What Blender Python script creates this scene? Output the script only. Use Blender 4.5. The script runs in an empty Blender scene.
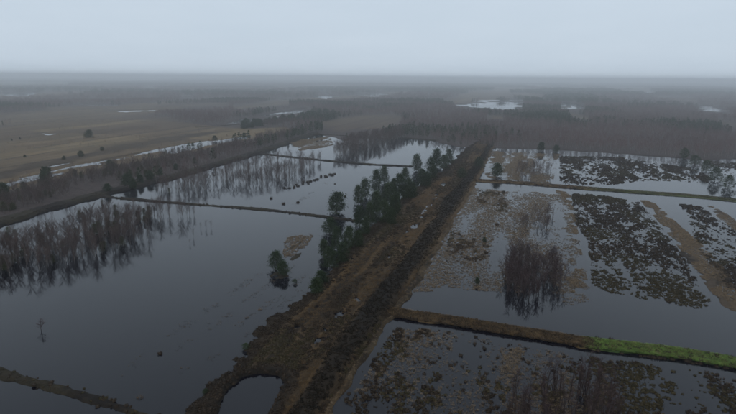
import bpy, math, random
import numpy as np
from mathutils import Matrix, Vector

random.seed(7)
rng = np.random.default_rng(7)
sc = bpy.context.scene
COL = sc.collection

# ------------------------------------------------------------------ camera
PW, PH, FPX = 736.0, 414.0, 525.0
CAMH = 55.0
PITCH = math.radians(13.9)
ROLL = math.radians(0.47)
cam_d = bpy.data.cameras.new('camera')
cam_d.sensor_width = 36.0
cam_d.lens = 36.0 * FPX / PW
cam_d.clip_start = 0.5
cam_d.clip_end = 40000
cam = bpy.data.objects.new('camera', cam_d)
COL.objects.link(cam)
RM = Matrix.Rotation(math.pi / 2 - PITCH, 3, 'X') @ Matrix.Rotation(ROLL, 3, 'Z')
cam.matrix_world = Matrix.Translation((0, 0, CAMH)) @ RM.to_4x4()
sc.camera = cam
RN = np.array(RM)

# ------------------------------------------------------------------ sky, sun, exposure
SUN_EL, SUN_AZ = math.radians(50), math.radians(205)
world = bpy.data.worlds.new('World')
sc.world = world
world.use_nodes = True
nt = world.node_tree
nt.nodes.clear()
def N(t, kind, **kw):
    n = t.nodes.new(kind)
    for k, v in kw.items():
        setattr(n, k, v)
    return n
sky = N(nt, 'ShaderNodeTexSky', sky_type='NISHITA', sun_disc=False)
sky.sun_elevation = SUN_EL
sky.sun_rotation = SUN_AZ
sky.dust_density = 5.0
sky.air_density = 1.0
skys = N(nt, 'ShaderNodeVectorMath', operation='SCALE')
skys.inputs['Scale'].default_value = 0.10
nt.links.new(sky.outputs[0], skys.inputs[0])
# the cloud deck: soft stratus seen on a plane overhead
tc = N(nt, 'ShaderNodeTexCoord')
sep = N(nt, 'ShaderNodeSeparateXYZ')
nt.links.new(tc.outputs['Generated'], sep.inputs[0])
mz = N(nt, 'ShaderNodeMath', operation='MAXIMUM'); mz.inputs[1].default_value = 0.0
nt.links.new(sep.outputs['Z'], mz.inputs[0])
az = N(nt, 'ShaderNodeMath', operation='ADD'); az.inputs[1].default_value = 0.12
nt.links.new(mz.outputs[0], az.inputs[0])
div = N(nt, 'ShaderNodeVectorMath', operation='DIVIDE')
cmb = N(nt, 'ShaderNodeCombineXYZ')
for i in range(3):
    nt.links.new(az.outputs[0], cmb.inputs[i])
nt.links.new(tc.outputs['Generated'], div.inputs[0])
nt.links.new(cmb.outputs[0], div.inputs[1])
cn = N(nt, 'ShaderNodeTexNoise')
cn.inputs['Scale'].default_value = 0.9
cn.inputs['Detail'].default_value = 5
cn.inputs['Roughness'].default_value = 0.5
nt.links.new(div.outputs[0], cn.inputs['Vector'])
cr = N(nt, 'ShaderNodeValToRGB')
cr.color_ramp.elements[0].position = 0.3
cr.color_ramp.elements[0].color = (0.580, 0.680, 0.785, 1)
cr.color_ramp.elements[1].position = 0.7
cr.color_ramp.elements[1].color = (0.610, 0.708, 0.812, 1)
nt.links.new(cn.outputs['Fac'], cr.inputs[0])
mix = N(nt, 'ShaderNodeMix', data_type='RGBA')
mix.inputs['Factor'].default_value = 0.93
nt.links.new(skys.outputs[0], mix.inputs['A'])
nt.links.new(cr.outputs[0], mix.inputs['B'])
bg = N(nt, 'ShaderNodeBackground')
bg.inputs['Strength'].default_value = 1.0
nt.links.new(mix.outputs['Result'], bg.inputs['Color'])
wo = N(nt, 'ShaderNodeOutputWorld')
nt.links.new(bg.outputs[0], wo.inputs['Surface'])

sun_d = bpy.data.lights.new('sun', 'SUN')
sun_d.energy = 0.5
sun_d.angle = math.radians(25)
sun_d.color = (1.0, 0.97, 0.93)
sun = bpy.data.objects.new('sun', sun_d)
COL.objects.link(sun)
sdir = Vector((math.sin(SUN_AZ) * math.cos(SUN_EL), math.cos(SUN_AZ) * math.cos(SUN_EL), math.sin(SUN_EL)))
sun.rotation_euler = sdir.to_track_quat('Z', 'Y').to_euler()
sun.location = (0, 0, 40)

sc.view_settings.view_transform = 'Standard'
sc.view_settings.look = 'None'
sc.view_settings.gamma = 1
sc.view_settings.exposure = 0.0
sc.render.engine = 'CYCLES'
sc.cycles.use_denoising = True
sc.cycles.max_bounces = 14
sc.cycles.diffuse_bounces = 3
sc.cycles.glossy_bounces = 3
sc.cycles.volume_bounces = 12
sc.cycles.transparent_max_bounces = 8
sc.cycles.caustics_reflective = False
sc.cycles.caustics_refractive = False

# ------------------------------------------------------------------ helpers
def g(px, py, z=0.0):
    """the point of the ground that a pixel of the photograph looks at"""
    d = RN @ np.array([(px - PW / 2) / FPX, -(py - PH / 2) / FPX, -1.0])
    t = (z - CAMH) / d[2]
    return np.array([d[0] * t, d[1] * t])
def G(pts):
    return np.array([g(*p) for p in pts])

_a, _b = g(335, 414), g(494, 147)
U = (_b - _a) / np.linalg.norm(_b - _a)       # the way the causeway runs
V = np.array([U[1], -U[0]])                   # across it, to the right

def vnoise(x, y, seed=0):
    xi = np.floor(x).astype(np.int64); yi = np.floor(y).astype(np.int64)
    fx = x - xi; fy = y - yi
    fx = fx * fx * (3 - 2 * fx); fy = fy * fy * (3 - 2 * fy)
    def h(a, b):
        k = (a * 374761393 + b * 668265263 + seed * 1274126177) & 0xffffffff
        k = ((k ^ (k >> 13)) * 1274126177) & 0xffffffff
        return (k ^ (k >> 16)) / 4294967296.0
    return (h(xi, yi) * (1 - fx) + h(xi + 1, yi) * fx) * (1 - fy) + (h(xi, yi + 1) * (1 - fx) + h(xi + 1, yi + 1) * fx) * fy
def fbm(x, y, s, seed=0, o=4):
    r = 0; a = 0.5; t = 0
    for i in range(o):
        r = r + a * vnoise(x / s, y / s, seed + i * 17); t += a
        a *= 0.5; s *= 0.5
    return r / t
def uvw(x, y):
    return x * U[0] + y * U[1], x * V[0] + y * V[1]
def fbm_uv(x, y, su, sv, seed=0, o=4):
    """noise drawn out along the causeway's direction"""
    u, v = uvw(x, y)
    return fbm(u * (sv / su), v, sv, seed, o)
def sdist(x, y, poly):
    """signed distance to a ground polygon, inside positive"""
    d = np.full(x.shape, 1e12); ins = np.zeros(x.shape, bool)
    n = len(poly)
    for i in range(n):
        ax, ay = poly[i]; bx, by = poly[(i + 1) % n]
        ex, ey = bx - ax, by - ay
        t = np.clip(((x - ax) * ex + (y - ay) * ey) / (ex * ex + ey * ey + 1e-9), 0, 1)
        d = np.minimum(d, (x - ax - t * ex) ** 2 + (y - ay - t * ey) ** 2)
        if ay != by:
            c = ((ay > y) != (by > y)) & (x < (bx - ax) * (y - ay) / (by - ay) + ax)
            ins ^= c
    d = np.sqrt(d)
    return np.where(ins, d, -d)
def sstep(a, b, x):
    t = np.clip((x - a) / (b - a), 0, 1)
    return t * t * (3 - 2 * t)
def sample(poly, dens, seed=0):
    r = np.random.default_rng(seed + 101)
    lo, hi = poly.min(0), poly.max(0)
    n = int((hi[0] - lo[0]) * (hi[1] - lo[1]) * dens)
    p = lo + r.random((n, 2)) * (hi - lo)
    return p[sdist(p[:, 0], p[:, 1], poly) > 0]

def mesh(name, v, f, mats, fm=None, smooth=False):
    """v: (n,3); f: list of (k,3|4) int arrays"""
    me = bpy.data.meshes.new(name)
    v = np.asarray(v, np.float32)
    if not isinstance(f, (list, tuple)) or (len(f) and np.ndim(f[0]) == 1):
        f = [np.asarray(f)]
    f = [np.asarray(a, np.int32) for a in f if len(a)]
    me.vertices.add(len(v)); me.vertices.foreach_set('co', v.ravel())
    loops = np.concatenate([a.ravel() for a in f]) if f else np.zeros(0, np.int32)
    tot = np.concatenate([np.full(len(a), a.shape[1], np.int32) for a in f]) if f else np.zeros(0, np.int32)
    me.loops.add(len(loops)); me.loops.foreach_set('vertex_index', loops)
    me.polygons.add(len(tot))
    me.polygons.foreach_set('loop_start', np.concatenate([[0], np.cumsum(tot)[:-1]]).astype(np.int32) if len(tot) else tot)
    for m in mats:
        me.materials.append(m)
    if fm is not None:
        me.polygons.foreach_set('material_index', np.asarray(fm, np.int32))
    if smooth:
        me.polygons.foreach_set('use_smooth', np.ones(len(tot), bool))
    me.update(calc_edges=True)
    return me
def attr(me, name, vals):
    a = me.attributes.new(name, 'FLOAT', 'POINT')
    a.data.foreach_set('value', np.asarray(vals, np.float32))
def obj(name, data, parent=None, label=None, cat=None, group=None, kind=None, loc=None, rz=0.0, s=1.0):
    o = bpy.data.objects.new(name, data)
    COL.objects.link(o)
    if parent is not None: o.parent = parent
    if label: o['label'] = label
    if cat: o['category'] = cat
    if group: o['group'] = group
    if kind: o['kind'] = kind
    if loc is not None: o.location = loc
    o.rotation_euler[2] = rz
    o.scale = (s, s, s)
    return o

class MB:
    """collects verts and triangles/quads"""
    def __init__(s): s.v = []; s.t = []; s.q = []; s.n = 0
    def add(s, v, t=None, q=None):
        v = np.asarray(v, float).reshape(-1, 3)
        if t is not None and len(t): s.t.append(np.asarray(t) + s.n)
        if q is not None and len(q): s.q.append(np.asarray(q) + s.n)
        s.v.append(v); s.n += len(v)
    def tube(s, pts, rad, k=5):
        pts = np.asarray(pts, float); m = len(pts)
        a = np.arange(k) * 2 * math.pi / k
        vs = []
        for i in range(m):
            d = pts[min(i + 1, m - 1)] - pts[max(i - 1, 0)]
            d /= np.linalg.norm(d) + 1e-9
            e = np.cross(d, [0.31, 0.95, 0.1]); e /= np.linalg.norm(e) + 1e-9
            f = np.cross(d, e)
            vs.append(pts[i] + rad[i] * (np.cos(a)[:, None] * e + np.sin(a)[:, None] * f))
        q = [(i * k + j, i * k + (j + 1) % k, (i + 1) * k + (j + 1) % k, (i + 1) * k + j) for i in range(m - 1) for j in range(k)]
        s.add(np.concatenate(vs), q=q)
    def spikes(s, base, tip, w, r):
        """thin triangles base->tip"""
        base = np.asarray(base); tip = np.asarray(tip)
        d = tip - base
        side = np.cross(d, r.normal(size=d.shape)); side /= np.linalg.norm(side, axis=1)[:, None] + 1e-9
        w = np.broadcast_to(np.asarray(w, float), (len(base),))[:, None] / 2
        v = np.stack([base - side * w, base + side * w, tip], 1).reshape(-1, 3)
        s.add(v, t=np.arange(len(v)).reshape(-1, 3))
    def leaves(s, c, l, w, r):
        """small diamond faces in all directions"""
        n = len(c)
        d = r.normal(size=(n, 3)); d /= np.linalg.norm(d, axis=1)[:, None]
        e = np.cross(d, r.normal(size=(n, 3))); e /= np.linalg.norm(e, axis=1)[:, None]
        l = np.broadcast_to(l, (n,))[:, None]; w = np.broadcast_to(w, (n,))[:, None]
        v = np.stack([c - d * l, c + e * w, c + d * l, c - e * w], 1).reshape(-1, 3)
        s.add(v, q=np.arange(4 * n).reshape(-1, 4))
    def arrays(s):
        v = np.concatenate(s.v)
        f = []
        if s.t: f.append(np.concatenate(s.t))
        if s.q: f.append(np.concatenate(s.q))
        return v, f
    def build(s, name, mats, fm=None, smooth=False):
        v, f = s.arrays()
        return mesh(name, v, f, mats, fm, smooth)

# ------------------------------------------------------------------ materials
def new_mat(name):
    m = bpy.data.materials.new(name); m.use_nodes = True
    t = m.node_tree; t.nodes.clear()
    out = N(t, 'ShaderNodeOutputMaterial')
    return m, t, out
def rgba(c): return (c[0], c[1], c[2], 1)
def mixc(t, fac, a, b):
    m = N(t, 'ShaderNodeMix', data_type='RGBA')
    for s, v in (('Factor', fac), ('A', a), ('B', b)):
        if isinstance(v, (int, float)): m.inputs[s].default_value = v
        elif isinstance(v, tuple): m.inputs[s].default_value = rgba(v)
        else: t.links.new(v, m.inputs[s])
    return m.outputs['Result']
def noise(t, scale, detail=4, rough=0.55, vec=None, lo=0.35, hi=0.65):
    n = N(t, 'ShaderNodeTexNoise')
    n.inputs['Scale'].default_value = scale
    n.inputs['Detail'].default_value = detail
    n.inputs['Roughness'].default_value = rough
    if vec is None:
        vec = N(t, 'ShaderNodeNewGeometry').outputs['Position']
    t.links.new(vec, n.inputs['Vector'])
    r = N(t, 'ShaderNodeMapRange')
    r.inputs['From Min'].default_value = lo; r.inputs['From Max'].default_value = hi
    t.links.new(n.outputs['Fac'], r.inputs['Value'])
    return r.outputs['Result']
def at(t, name):
    a = N(t, 'ShaderNodeAttribute', attribute_name=name)
    return a.outputs['Fac']
def mul(t, a, b):
    m = N(t, 'ShaderNodeMath', operation='MULTIPLY', use_clamp=True)
    for i, v in enumerate((a, b)):
        if isinstance(v, (int, float)): m.inputs[i].default_value = v
        else: t.links.new(v, m.inputs[i])
    return m.outputs[0]
def stretched(t, su, sv):
    """position turned so that x runs along the causeway, scaled"""
    p = N(t, 'ShaderNodeNewGeometry').outputs['Position']
    mp = N(t, 'ShaderNodeMapping', vector_type='TEXTURE')
    mp.inputs['Rotation'].default_value = (0, 0, math.atan2(U[1], U[0]))
    mp.inputs['Scale'].default_value = (su, sv, 1)
    t.links.new(p, mp.inputs['Vector'])
    return mp.outputs[0]
def finish(t, out, col, rough=0.9, bump=None, bstr=0.5, bdist=0.2, spec=0.2):
    b = N(t, 'ShaderNodeBsdfPrincipled')
    if isinstance(col, tuple): b.inputs['Base Color'].default_value = rgba(col)
    else: t.links.new(col, b.inputs['Base Color'])
    b.inputs['Roughness'].default_value = rough
    b.inputs['Specular IOR Level'].default_value = spec
    if bump is not None:
        n = N(t, 'ShaderNodeBump'); n.inputs['Strength'].default_value = bstr; n.inputs['Distance'].default_value = bdist
        t.links.new(bump, n.inputs['Height']); t.links.new(n.outputs[0], b.inputs['Normal'])
    t.links.new(b.outputs[0], out.inputs['Surface'])
    return b
def plant_mat(name, c0, c1, rough=0.85, spec=0.15, trans=None, nscale=0.9):
    """colour varies from plant to plant and a little across each"""
    m, t, out = new_mat(name)
    oi = N(t, 'ShaderNodeObjectInfo')
    c = mixc(t, oi.outputs['Random'], c0, c1)
    d = mixc(t, noise(t, nscale, 3), tuple(x * 0.7 for x in c0), tuple(min(1, x * 1.25) for x in c1))
    finish(t, out, mixc(t, 0.45, c, d), rough, spec=spec)
    return m

M = {}
M['twig'] = plant_mat('birch_twigs', (0.066, 0.046, 0.042), (0.120, 0.086, 0.076))
M['twig_red'] = plant_mat('thicket_twigs', (0.0465, 0.0300, 0.0315), (0.0788, 0.0525, 0.0510))
M['far_twig'] = plant_mat('haze_lightened_birch_twigs', (0.092, 0.056, 0.053), (0.155, 0.102, 0.096), nscale=0.012)  # red-brown twigs of the far woods, distance haze partly put in as lighter colour
M['bark'] = plant_mat('birch_bark', (0.13, 0.115, 0.105), (0.27, 0.25, 0.235), nscale=2.5)
M['dbark'] = plant_mat('dark_bark', (0.0245, 0.0182, 0.0154), (0.0525, 0.0385, 0.0315), nscale=3)
M['needle'] = plant_mat('pine_needles', (0.015, 0.029, 0.011), (0.036, 0.054, 0.019), rough=0.75)
M['needle_o'] = plant_mat('olive_needles', (0.0360, 0.0416, 0.0144), (0.0600, 0.0640, 0.0224), rough=0.75)
M['heather'] = plant_mat('heather', (0.0174, 0.0118, 0.0081), (0.0422, 0.0291, 0.0186))
M['ridge'] = plant_mat('dark_ridge_heather', (0.0072, 0.0054, 0.0036), (0.0204, 0.0144, 0.0084))
M['moss'] = plant_mat('moss_heath', (0.0270, 0.0222, 0.0096), (0.0510, 0.0384, 0.0180))
M['straw'] = plant_mat('straw_grass', (0.155, 0.110, 0.066), (0.300, 0.222, 0.142))
M['ochre'] = plant_mat('ochre_grass', (0.095, 0.058, 0.026), (0.20, 0.128, 0.062))
M['green'] = plant_mat('green_grass', (0.11, 0.205, 0.045), (0.21, 0.30, 0.075))
M['olive'] = plant_mat('olive_grass', (0.0400, 0.0528, 0.0240), (0.0680, 0.0760, 0.0360))

# water: dark peat water, mirror-smooth but for a faint ripple
M['water'], t, out = new_mat('peat_water')
rip = noise(t, 1.6, 3, 0.6, lo=0, hi=1)
b = finish(t, out, (0.0045, 0.0042, 0.0075), 0.06, rip, 0.035, 0.05, spec=0.5)
b.inputs['IOR'].default_value = 1.333
rr_ = N(t, 'ShaderNodeMapRange'); rr_.inputs['To Min'].default_value = 0.035; rr_.inputs['To Max'].default_value = 0.10
t.links.new(noise(t, 0.016, 3, .5), rr_.inputs['Value']); t.links.new(rr_.outputs[0], b.inputs['Roughness'])

# the plain: forest floor, pale meadow, bare peat
M['plain'], t, out = new_mat('peat_plain')
streak = noise(t, 1.0, 5, 0.6, stretched(t, 90, 11))
fine = noise(t, 0.35, 5, 0.65)
big = noise(t, 0.02, 4)
floor_c = mixc(t, fine, (0.035, 0.027, 0.026), (0.075, 0.056, 0.050))
straw_c = mixc(t, streak, (0.095, 0.066, 0.037), (0.25, 0.18, 0.098))
straw_c = mixc(t, mul(t, fine, 0.6), straw_c, (0.12, 0.080, 0.042))
straw_c = mixc(t, mul(t, big, 0.4), straw_c, (0.085, 0.072, 0.040))
straw_c = mixc(t, mul(t, at(t, 'parcel'), 0.85), straw_c, mixc(t, fine, (0.040, 0.026, 0.019), (0.085, 0.055, 0.037)))
straw_c = mixc(t, mul(t, at(t, 'ditch'), 0.8), straw_c, (0.022, 0.017, 0.013))
c = mixc(t, at(t, 'straw'), floor_c, straw_c)
c = mixc(t, at(t, 'peat'), c, mixc(t, fine, (0.012, 0.009, 0.007), (0.034, 0.025, 0.018)))
c = mixc(t, at(t, 'green'), c, (0.085, 0.11, 0.055))
finish(t, out, c, 0.95, fine, 0.6, 0.3)

# the causeway
M['causeway'], t, out = new_mat('causeway_peat_and_grass')
s1 = noise(t, 1.0, 6, 0.65, stretched(t, 34, 2.2))
s2 = noise(t, 0.9, 6, 0.7)
grass = mixc(t, s1, (0.020, 0.013, 0.008), (0.125, 0.078, 0.038))
grass = mixc(t, mul(t, s2, 0.5), grass, (0.022, 0.015, 0.008))
peat = mixc(t, s2, (0.006, 0.005, 0.004), (0.018, 0.013, 0.009))
c = mixc(t, at(t, 'peat'), grass, peat)
c = mixc(t, mul(t, at(t, 'straw'), mixc(t, s2, (0.4, 0.4, 0.4), (1, 1, 1))), c, (0.10, 0.070, 0.038))
finish(t, out, c, 0.92, s2, 0.8, 0.25)

def bank_mat(name, a, b_, c2, c3):
    m, t, out = new_mat(name)
    f = noise(t, 0.8, 6, 0.7); f2 = noise(t, 0.12, 3)
    lo = mixc(t, f, a, b_)
    hi = mixc(t, f, c2, c3)
    c = mixc(t, at(t, 'tone'), lo, hi)
    c = mixc(t, mul(t, f2, 0.35), c, tuple(x * 0.6 for x in a))
    finish(t, out, c, 0.93, f, 0.8, 0.2)
    return m
M['bank_dark'] = bank_mat('dark_peat_bank', (0.009, 0.007, 0.006), (0.026, 0.019, 0.013), (0.020, 0.017, 0.009), (0.045, 0.034, 0.019))
M['bank_tan'] = bank_mat('tan_bank', (0.065, 0.042, 0.019), (0.15, 0.10, 0.048), (0.045, 0.085, 0.024), (0.075, 0.135, 0.038))

# ------------------------------------------------------------------ layout of the ground, read off the photograph
FLOOD = G([(-160, 262), (0, 223), (95, 197), (180, 175), (250, 155), (300, 138), (318, 133), (345, 141), (372, 136), (400, 137),
           (432, 140), (455, 147), (494, 148), (530, 149), (560, 150), (640, 155), (700, 160), (760, 158), (900, 168),
           (1100, 560), (368, 900), (-500, 560)])
BAND = G([(-60, 204), (0, 188), (55, 177), (70, 171), (118, 164), (190, 150.5), (254, 136.5), (248, 132.5), (180, 145), (125, 155), (70, 163), (40, 169), (0, 182), (-60, 198)])
CANAL = G([(198, 127), (248, 122.5), (310, 110.5), (303, 108.5), (245, 118.5), (225, 124)])
PONDS = [G(p) for p in (
    [(457, 105.5), (468, 103), (482, 103), (481, 100.5), (492, 99.5), (496, 102), (508, 102), (512, 100), (523, 101.5), (521, 108.5), (505, 109), (488, 107), (470, 107.5)],
    [(561, 107), (564, 102.5), (574, 103), (583, 106), (584, 109.5), (570, 109.5)],
    [(356, 95), (362, 93.5), (384, 92.8), (385, 95), (372, 96.5)],
    [(-20, 95), (8, 92), (9, 94), (-20, 97)],
    [(122, 111.2), (135, 110.6), (140, 111.2), (130, 112)], [(144, 110.6), (155, 110.2), (152, 111.6)],
    [(695, 106), (712, 106.5), (724, 111), (716, 112), (702, 109)],
    [(118, 80.2), (160, 79), (160, 80), (120, 81)],
    [(320, 92.3), (326, 91.7), (327, 93), (321, 93.5)],
    [(46, 134), (53, 132.5), (56, 134), (49, 135)],
    [(181, 97), (192, 96), (193, 97), (183, 98)],
    [(72, 104.5), (112, 104.5), (110, 105.8), (75, 105.6)],
    [(22, 93), (30, 91.5), (38, 92.5), (30, 94.5)], [(12, 95), (20, 93.6), (24, 95), (16, 96.5)], [(44, 90.5), (52, 90), (50, 91.5)], [(60, 106), (66, 105.4), (65, 106.6)],
    [(140, 88.4), (152, 87.6), (153, 88.6)], [(66, 78.9), (84, 78.2), (84, 79)], [(280, 100), (290, 99), (291, 100.2)], [(318, 97.5), (335, 95.5), (337, 96.6), (322, 98.6)],
    [(640, 93), (652, 92.5), (654, 93.5)], [(725, 100), (745, 101), (744, 102)])]
MEADOW = G([(-110, 150), (-40, 131), (0, 127.5), (60, 121.5), (120, 119.5), (175, 122), (222, 127.5), (256, 129), (285, 128),
            (300, 131), (256, 139), (180, 155), (120, 166), (60, 180), (0, 192), (-110, 225)])
CLEAR = [G(p) for p in ([(322, 124), (340, 118.5), (368, 116), (392, 115), (402, 119), (396, 125), (372, 129), (345, 131), (326, 130)], [(-60, 86), (70, 84.5), (62, 83), (-60, 83.5)], [(484, 117), (498, 116), (506, 118), (492, 119.5)], [(478, 96), (488, 95), (492, 97), (482, 98.5)],
                        [(566, 113), (590, 118), (588, 120), (575, 118)], [(650, 97), (690, 99), (700, 103), (690, 102.5)], [(715, 121), (760, 127), (760, 129), (722, 124)],
                        [(40, 108), (160, 105.5), (230, 103), (228, 105.5), (150, 109), (60, 111)], [(230, 107), (290, 103), (288, 105), (240, 109)])]
# dark heath in the flooded fields on the right, straw-coloured grass there
HEATH = [(G(p), th) for p, th in (
    ([(572, 193), (606, 196), (640, 203), (668, 235), (690, 268), (712, 303), (700, 309), (664, 302), (640, 299), (608, 292), (592, 284), (588, 240), (574, 222)], 0.478),
    ([(680, 204), (700, 206), (740, 235), (780, 262), (780, 340), (742, 306), (718, 275), (700, 250)], 0.485),
    ([(476, 190), (505, 191), (508, 212), (478, 211)], 0.55),
    ([(448, 232), (492, 232), (492, 266), (446, 262)], 0.58),
    ([(560, 156), (620, 157), (690, 168), (716, 178), (706, 183), (650, 180), (600, 186), (560, 184)], 0.495),
    ([(602, 360), (640, 362), (740, 378), (800, 384), (800, 470), (615, 470), (612, 400)], 0.435),
    ([(345, 400), (362, 372), (398, 326), (440, 330), (520, 345), (600, 358), (612, 380), (615, 440), (350, 440)], 0.55),
    ([(700, 160), (760, 165), (760, 185), (712, 172)], 0.60))]
STRAW = [(G(p), dn) for p, dn in (
    ([(446, 198), (470, 188), (570, 194), (580, 240), (585, 292), (545, 296), (470, 290), (412, 292)], 0.6),
    ([(640, 200), (652, 201), (700, 243), (745, 290), (745, 322), (726, 312), (690, 262), (664, 228)], 2.4),
    ([(703, 204), (712, 205), (760, 236), (760, 252), (735, 232)], 2.0),
    ([(398, 328), (440, 330), (520, 345), (590, 356), (610, 380), (600, 440), (350, 440), (352, 395)], 0.5),
    ([(470, 336), (590, 352), (615, 380), (605, 440), (500, 440), (495, 380)], 0.6),
    ([(492, 151), (560, 154), (552, 184), (484, 178)], 0.7),
    ([(280, 240), (306, 230), (313, 236), (302, 254), (284, 258)], 0.9),
    ([(556, 190), (571, 193), (578, 235), (590, 290), (570, 292), (562, 235)], 0.9),
    ([(540, 300), (585, 292), (590, 302), (548, 309)], 0.25),
    ([(285, 141), (330, 136), (334, 146), (300, 151)], 0.8))]

# ------------------------------------------------------------------ the plain (one sheet to the horizon)
ang = np.concatenate([np.linspace(-180, -54, 26)[:-1], np.linspace(-54, -46, 20)[:-1], np.linspace(-46, 46, 660)[:-1], np.linspace(46, 54, 20)[:-1], np.linspace(54, 180, 26)])
rad = [0.5, 20, 40, 52]
r_ = 60.0
while r_ < 11500:
    rad.append(r_)
    r_ *= 1.0065 if r_ < 700 else (1.012 if r_ < 2600 else 1.12)
rad = np.array(rad)
A, R = np.meshgrid(np.radians(ang), rad)
X = (R * np.sin(A)).ravel(); Y = (R * np.cos(A)).ravel()
sdF = sdist(X, Y, FLOOD)
nz = fbm(X, Y, 14, 3) - 0.5
wet = sstep(-1.5, 1.5, sdF + nz * 8)
sdm = sdist(X, Y, MEADOW)
straw = sstep(-4, 4, sdm + nz * 12)
open_ = np.full(X.shape, -1e9)
for p in CLEAR:
    open_ = np.maximum(open_, sdist(X, Y, p))
clear_n = sstep(0.585, 0.63, fbm_uv(X, Y, 900, 160, 61, 3))
far_clear = np.maximum(sstep(-15, 15, open_ + nz * 40), clear_n * (np.hypot(X, Y) > 700))
straw = np.maximum(straw, far_clear * 0.6)
for p, a, b_ in ((BAND, 4, 9), (CANAL, 3, 6)):
    wet = np.maximum(wet, sstep(-1.2, 1.2, np.minimum(sdist(X, Y, p) + nz * b_, (0.55 - fbm_uv(X, Y, 60, 14, 63)) * 60)))
for p in PONDS:
    D = np.linalg.norm(p.mean(0))
    wet = np.maximum(wet, sstep(-2, 2, sdist(X, Y, p) + (fbm(X, Y, D * 0.03, 9, 4) - 0.5) * D * 0.09))
hz = 0.45 + 0.5 * (fbm(X, Y, 30, 5) - 0.5)
Z = hz * (1 - wet) - 0.45 * wet
heath_h = np.full(X.shape, -1.0)
def heath_mask(x, y):
    m = np.zeros(x.shape)
    n = 0.42 * fbm_uv(x, y, 24, 8, 21, 3) + 0.40 * fbm_uv(x, y, 4.5, 2.0, 33, 3) + 0.18 * fbm(x, y, 0.9, 35, 2)
    for p, th in HEATH:
        s = sdist(x, y, p)
        m = np.maximum(m, sstep(th - .02, th + 0.05, n + np.clip((s - 1.2) * 0.03, -0.25, 0.02)) * (s > -5))
    return m
near = (np.abs(X) < 400) & (Y > 30) & (Y < 430)
hm = np.zeros(X.shape); hm[near] = heath_mask(X[near], Y[near])
Z = np.maximum(Z, np.where(hm > 0, -0.45 + 0.40 * hm, -9))
# low wet islands of dead grass
for p, dn in STRAW:
    if dn >= 2.0:
        s = sdist(X, Y, p)
        Z = np.maximum(Z, np.where(s > -3, -0.45 + 0.52 * sstep(.44, .58, fbm_uv(X, Y, 9, 3, 7, 3) + np.clip((s - 1.8) * .07, -.3, .09)), -9))
        straw = np.maximum(straw, sstep(-1, 1, s + nz * 6) * .6)
nA = len(ang); nR = len(rad)
idx = np.arange(nA * nR).reshape(nR, nA)
q = np.stack([idx[:-1, :-1], idx[:-1, 1:], idx[1:, 1:], idx[1:, :-1]], -1).reshape(-1, 4)[:, ::-1]
me = mesh('plain', np.stack([X, Y, Z], 1), [q], [M['plain']], smooth=True)
DARKM = [G([(-80, 196), (0, 171), (60, 158), (120, 146), (185, 133.5), (232, 131), (205, 137), (140, 148), (70, 163), (0, 180), (-80, 204)]), G([(-60, 152), (0, 138), (60, 131), (140, 127), (170, 128), (100, 134), (0, 148)])]
band = np.maximum(sstep(-4, 6, sdist(X, Y, DARKM[0]) + nz * 22) * .85, sstep(-8, 10, sdist(X, Y, DARKM[1]) + nz * 60) * .35)
attr(me, 'straw', straw); attr(me, 'peat', np.maximum(np.maximum(hm, wet * (1 - straw)), band * 0.75)) 
gr = sstep(-15, 15, sdist(X, Y, CLEAR[1]))
attr(me, 'green', gr)
uu_, vv_ = uvw(X, Y)
cell = np.floor((vv_ + nz * 3) / 30.0)
cellh = vnoise(cell, np.floor(uu_ / 400), 5)
ditch = sstep(2.6, 1.0, np.abs((vv_ + nz * 3) / 30.0 - np.round((vv_ + nz * 3) / 30.0)) * 30.0)
attr(me, 'parcel', np.clip(cellh, 0, 1)); attr(me, 'ditch', ditch * (fbm_uv(X, Y, 80, 10, 15) > .45))
obj('ground', me, label='flat brown peat plain reaching to the hazy horizon', cat='ground', kind='structure')

# water: one level sheet
k = 96; aa = np.arange(k) * 2 * math.pi / k
v = np.concatenate([[[0, 0, 0]], np.stack([11300 * np.cos(aa), 11300 * np.sin(aa), 0 * aa], 1)])
f = [(0, 1 + i, 1 + (i + 1) % k) for i in range(k)]
obj('water', mesh('water', v, [np.array(f)], [M['water']]), label='dark still flood water between the peat banks', cat='water', kind='structure')

# ------------------------------------------------------------------ causeway
def resample(P, n):
    P = np.asarray(P, float)
    # smooth by Catmull-Rom, then even spacing
    Q = np.concatenate([[2 * P[0] - P[1]], P, [2 * P[-1] - P[-2]]])
    o = []
    for i in range(1, len(Q) - 2):
        t_ = np.linspace(0, 1, 20, endpoint=False)[:, None]
        a, b_, c_, d = Q[i - 1], Q[i], Q[i + 1], Q[i + 2]
        o.append(0.5 * (2 * b_ + (c_ - a) * t_ + (2 * a - 5 * b_ + 4 * c_ - d) * t_ ** 2 + (3 * b_ - a - 3 * c_ + d) * t_ ** 3))
    o = np.concatenate(o + [P[-1:]])
    L = np.concatenate([[0], np.cumsum(np.linalg.norm(np.diff(o, axis=0), axis=1))])
    s = np.linspace(0, L[-1], n)
    return np.stack([np.interp(s, L, o[:, 0]), np.interp(s, L, o[:, 1])], 1), L[-1]
CL = G([(60, 540), (118, 480), (180, 412), (210, 382), (239, 346), (271, 317), (306, 291), (330, 264), (349, 243), (374, 221), (392, 206), (424, 182), (447, 165), (466, 148), (480, 138)])
CR = G([(250, 560), (295, 480), (334, 414), (364, 365), (396, 317), (432, 262), (470, 195), (484, 170), (495, 147), (500, 138)])
NL, NS = 620, 74
pl, _ = resample(CL, NL); pr, _ = resample(CR, NL)
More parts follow.
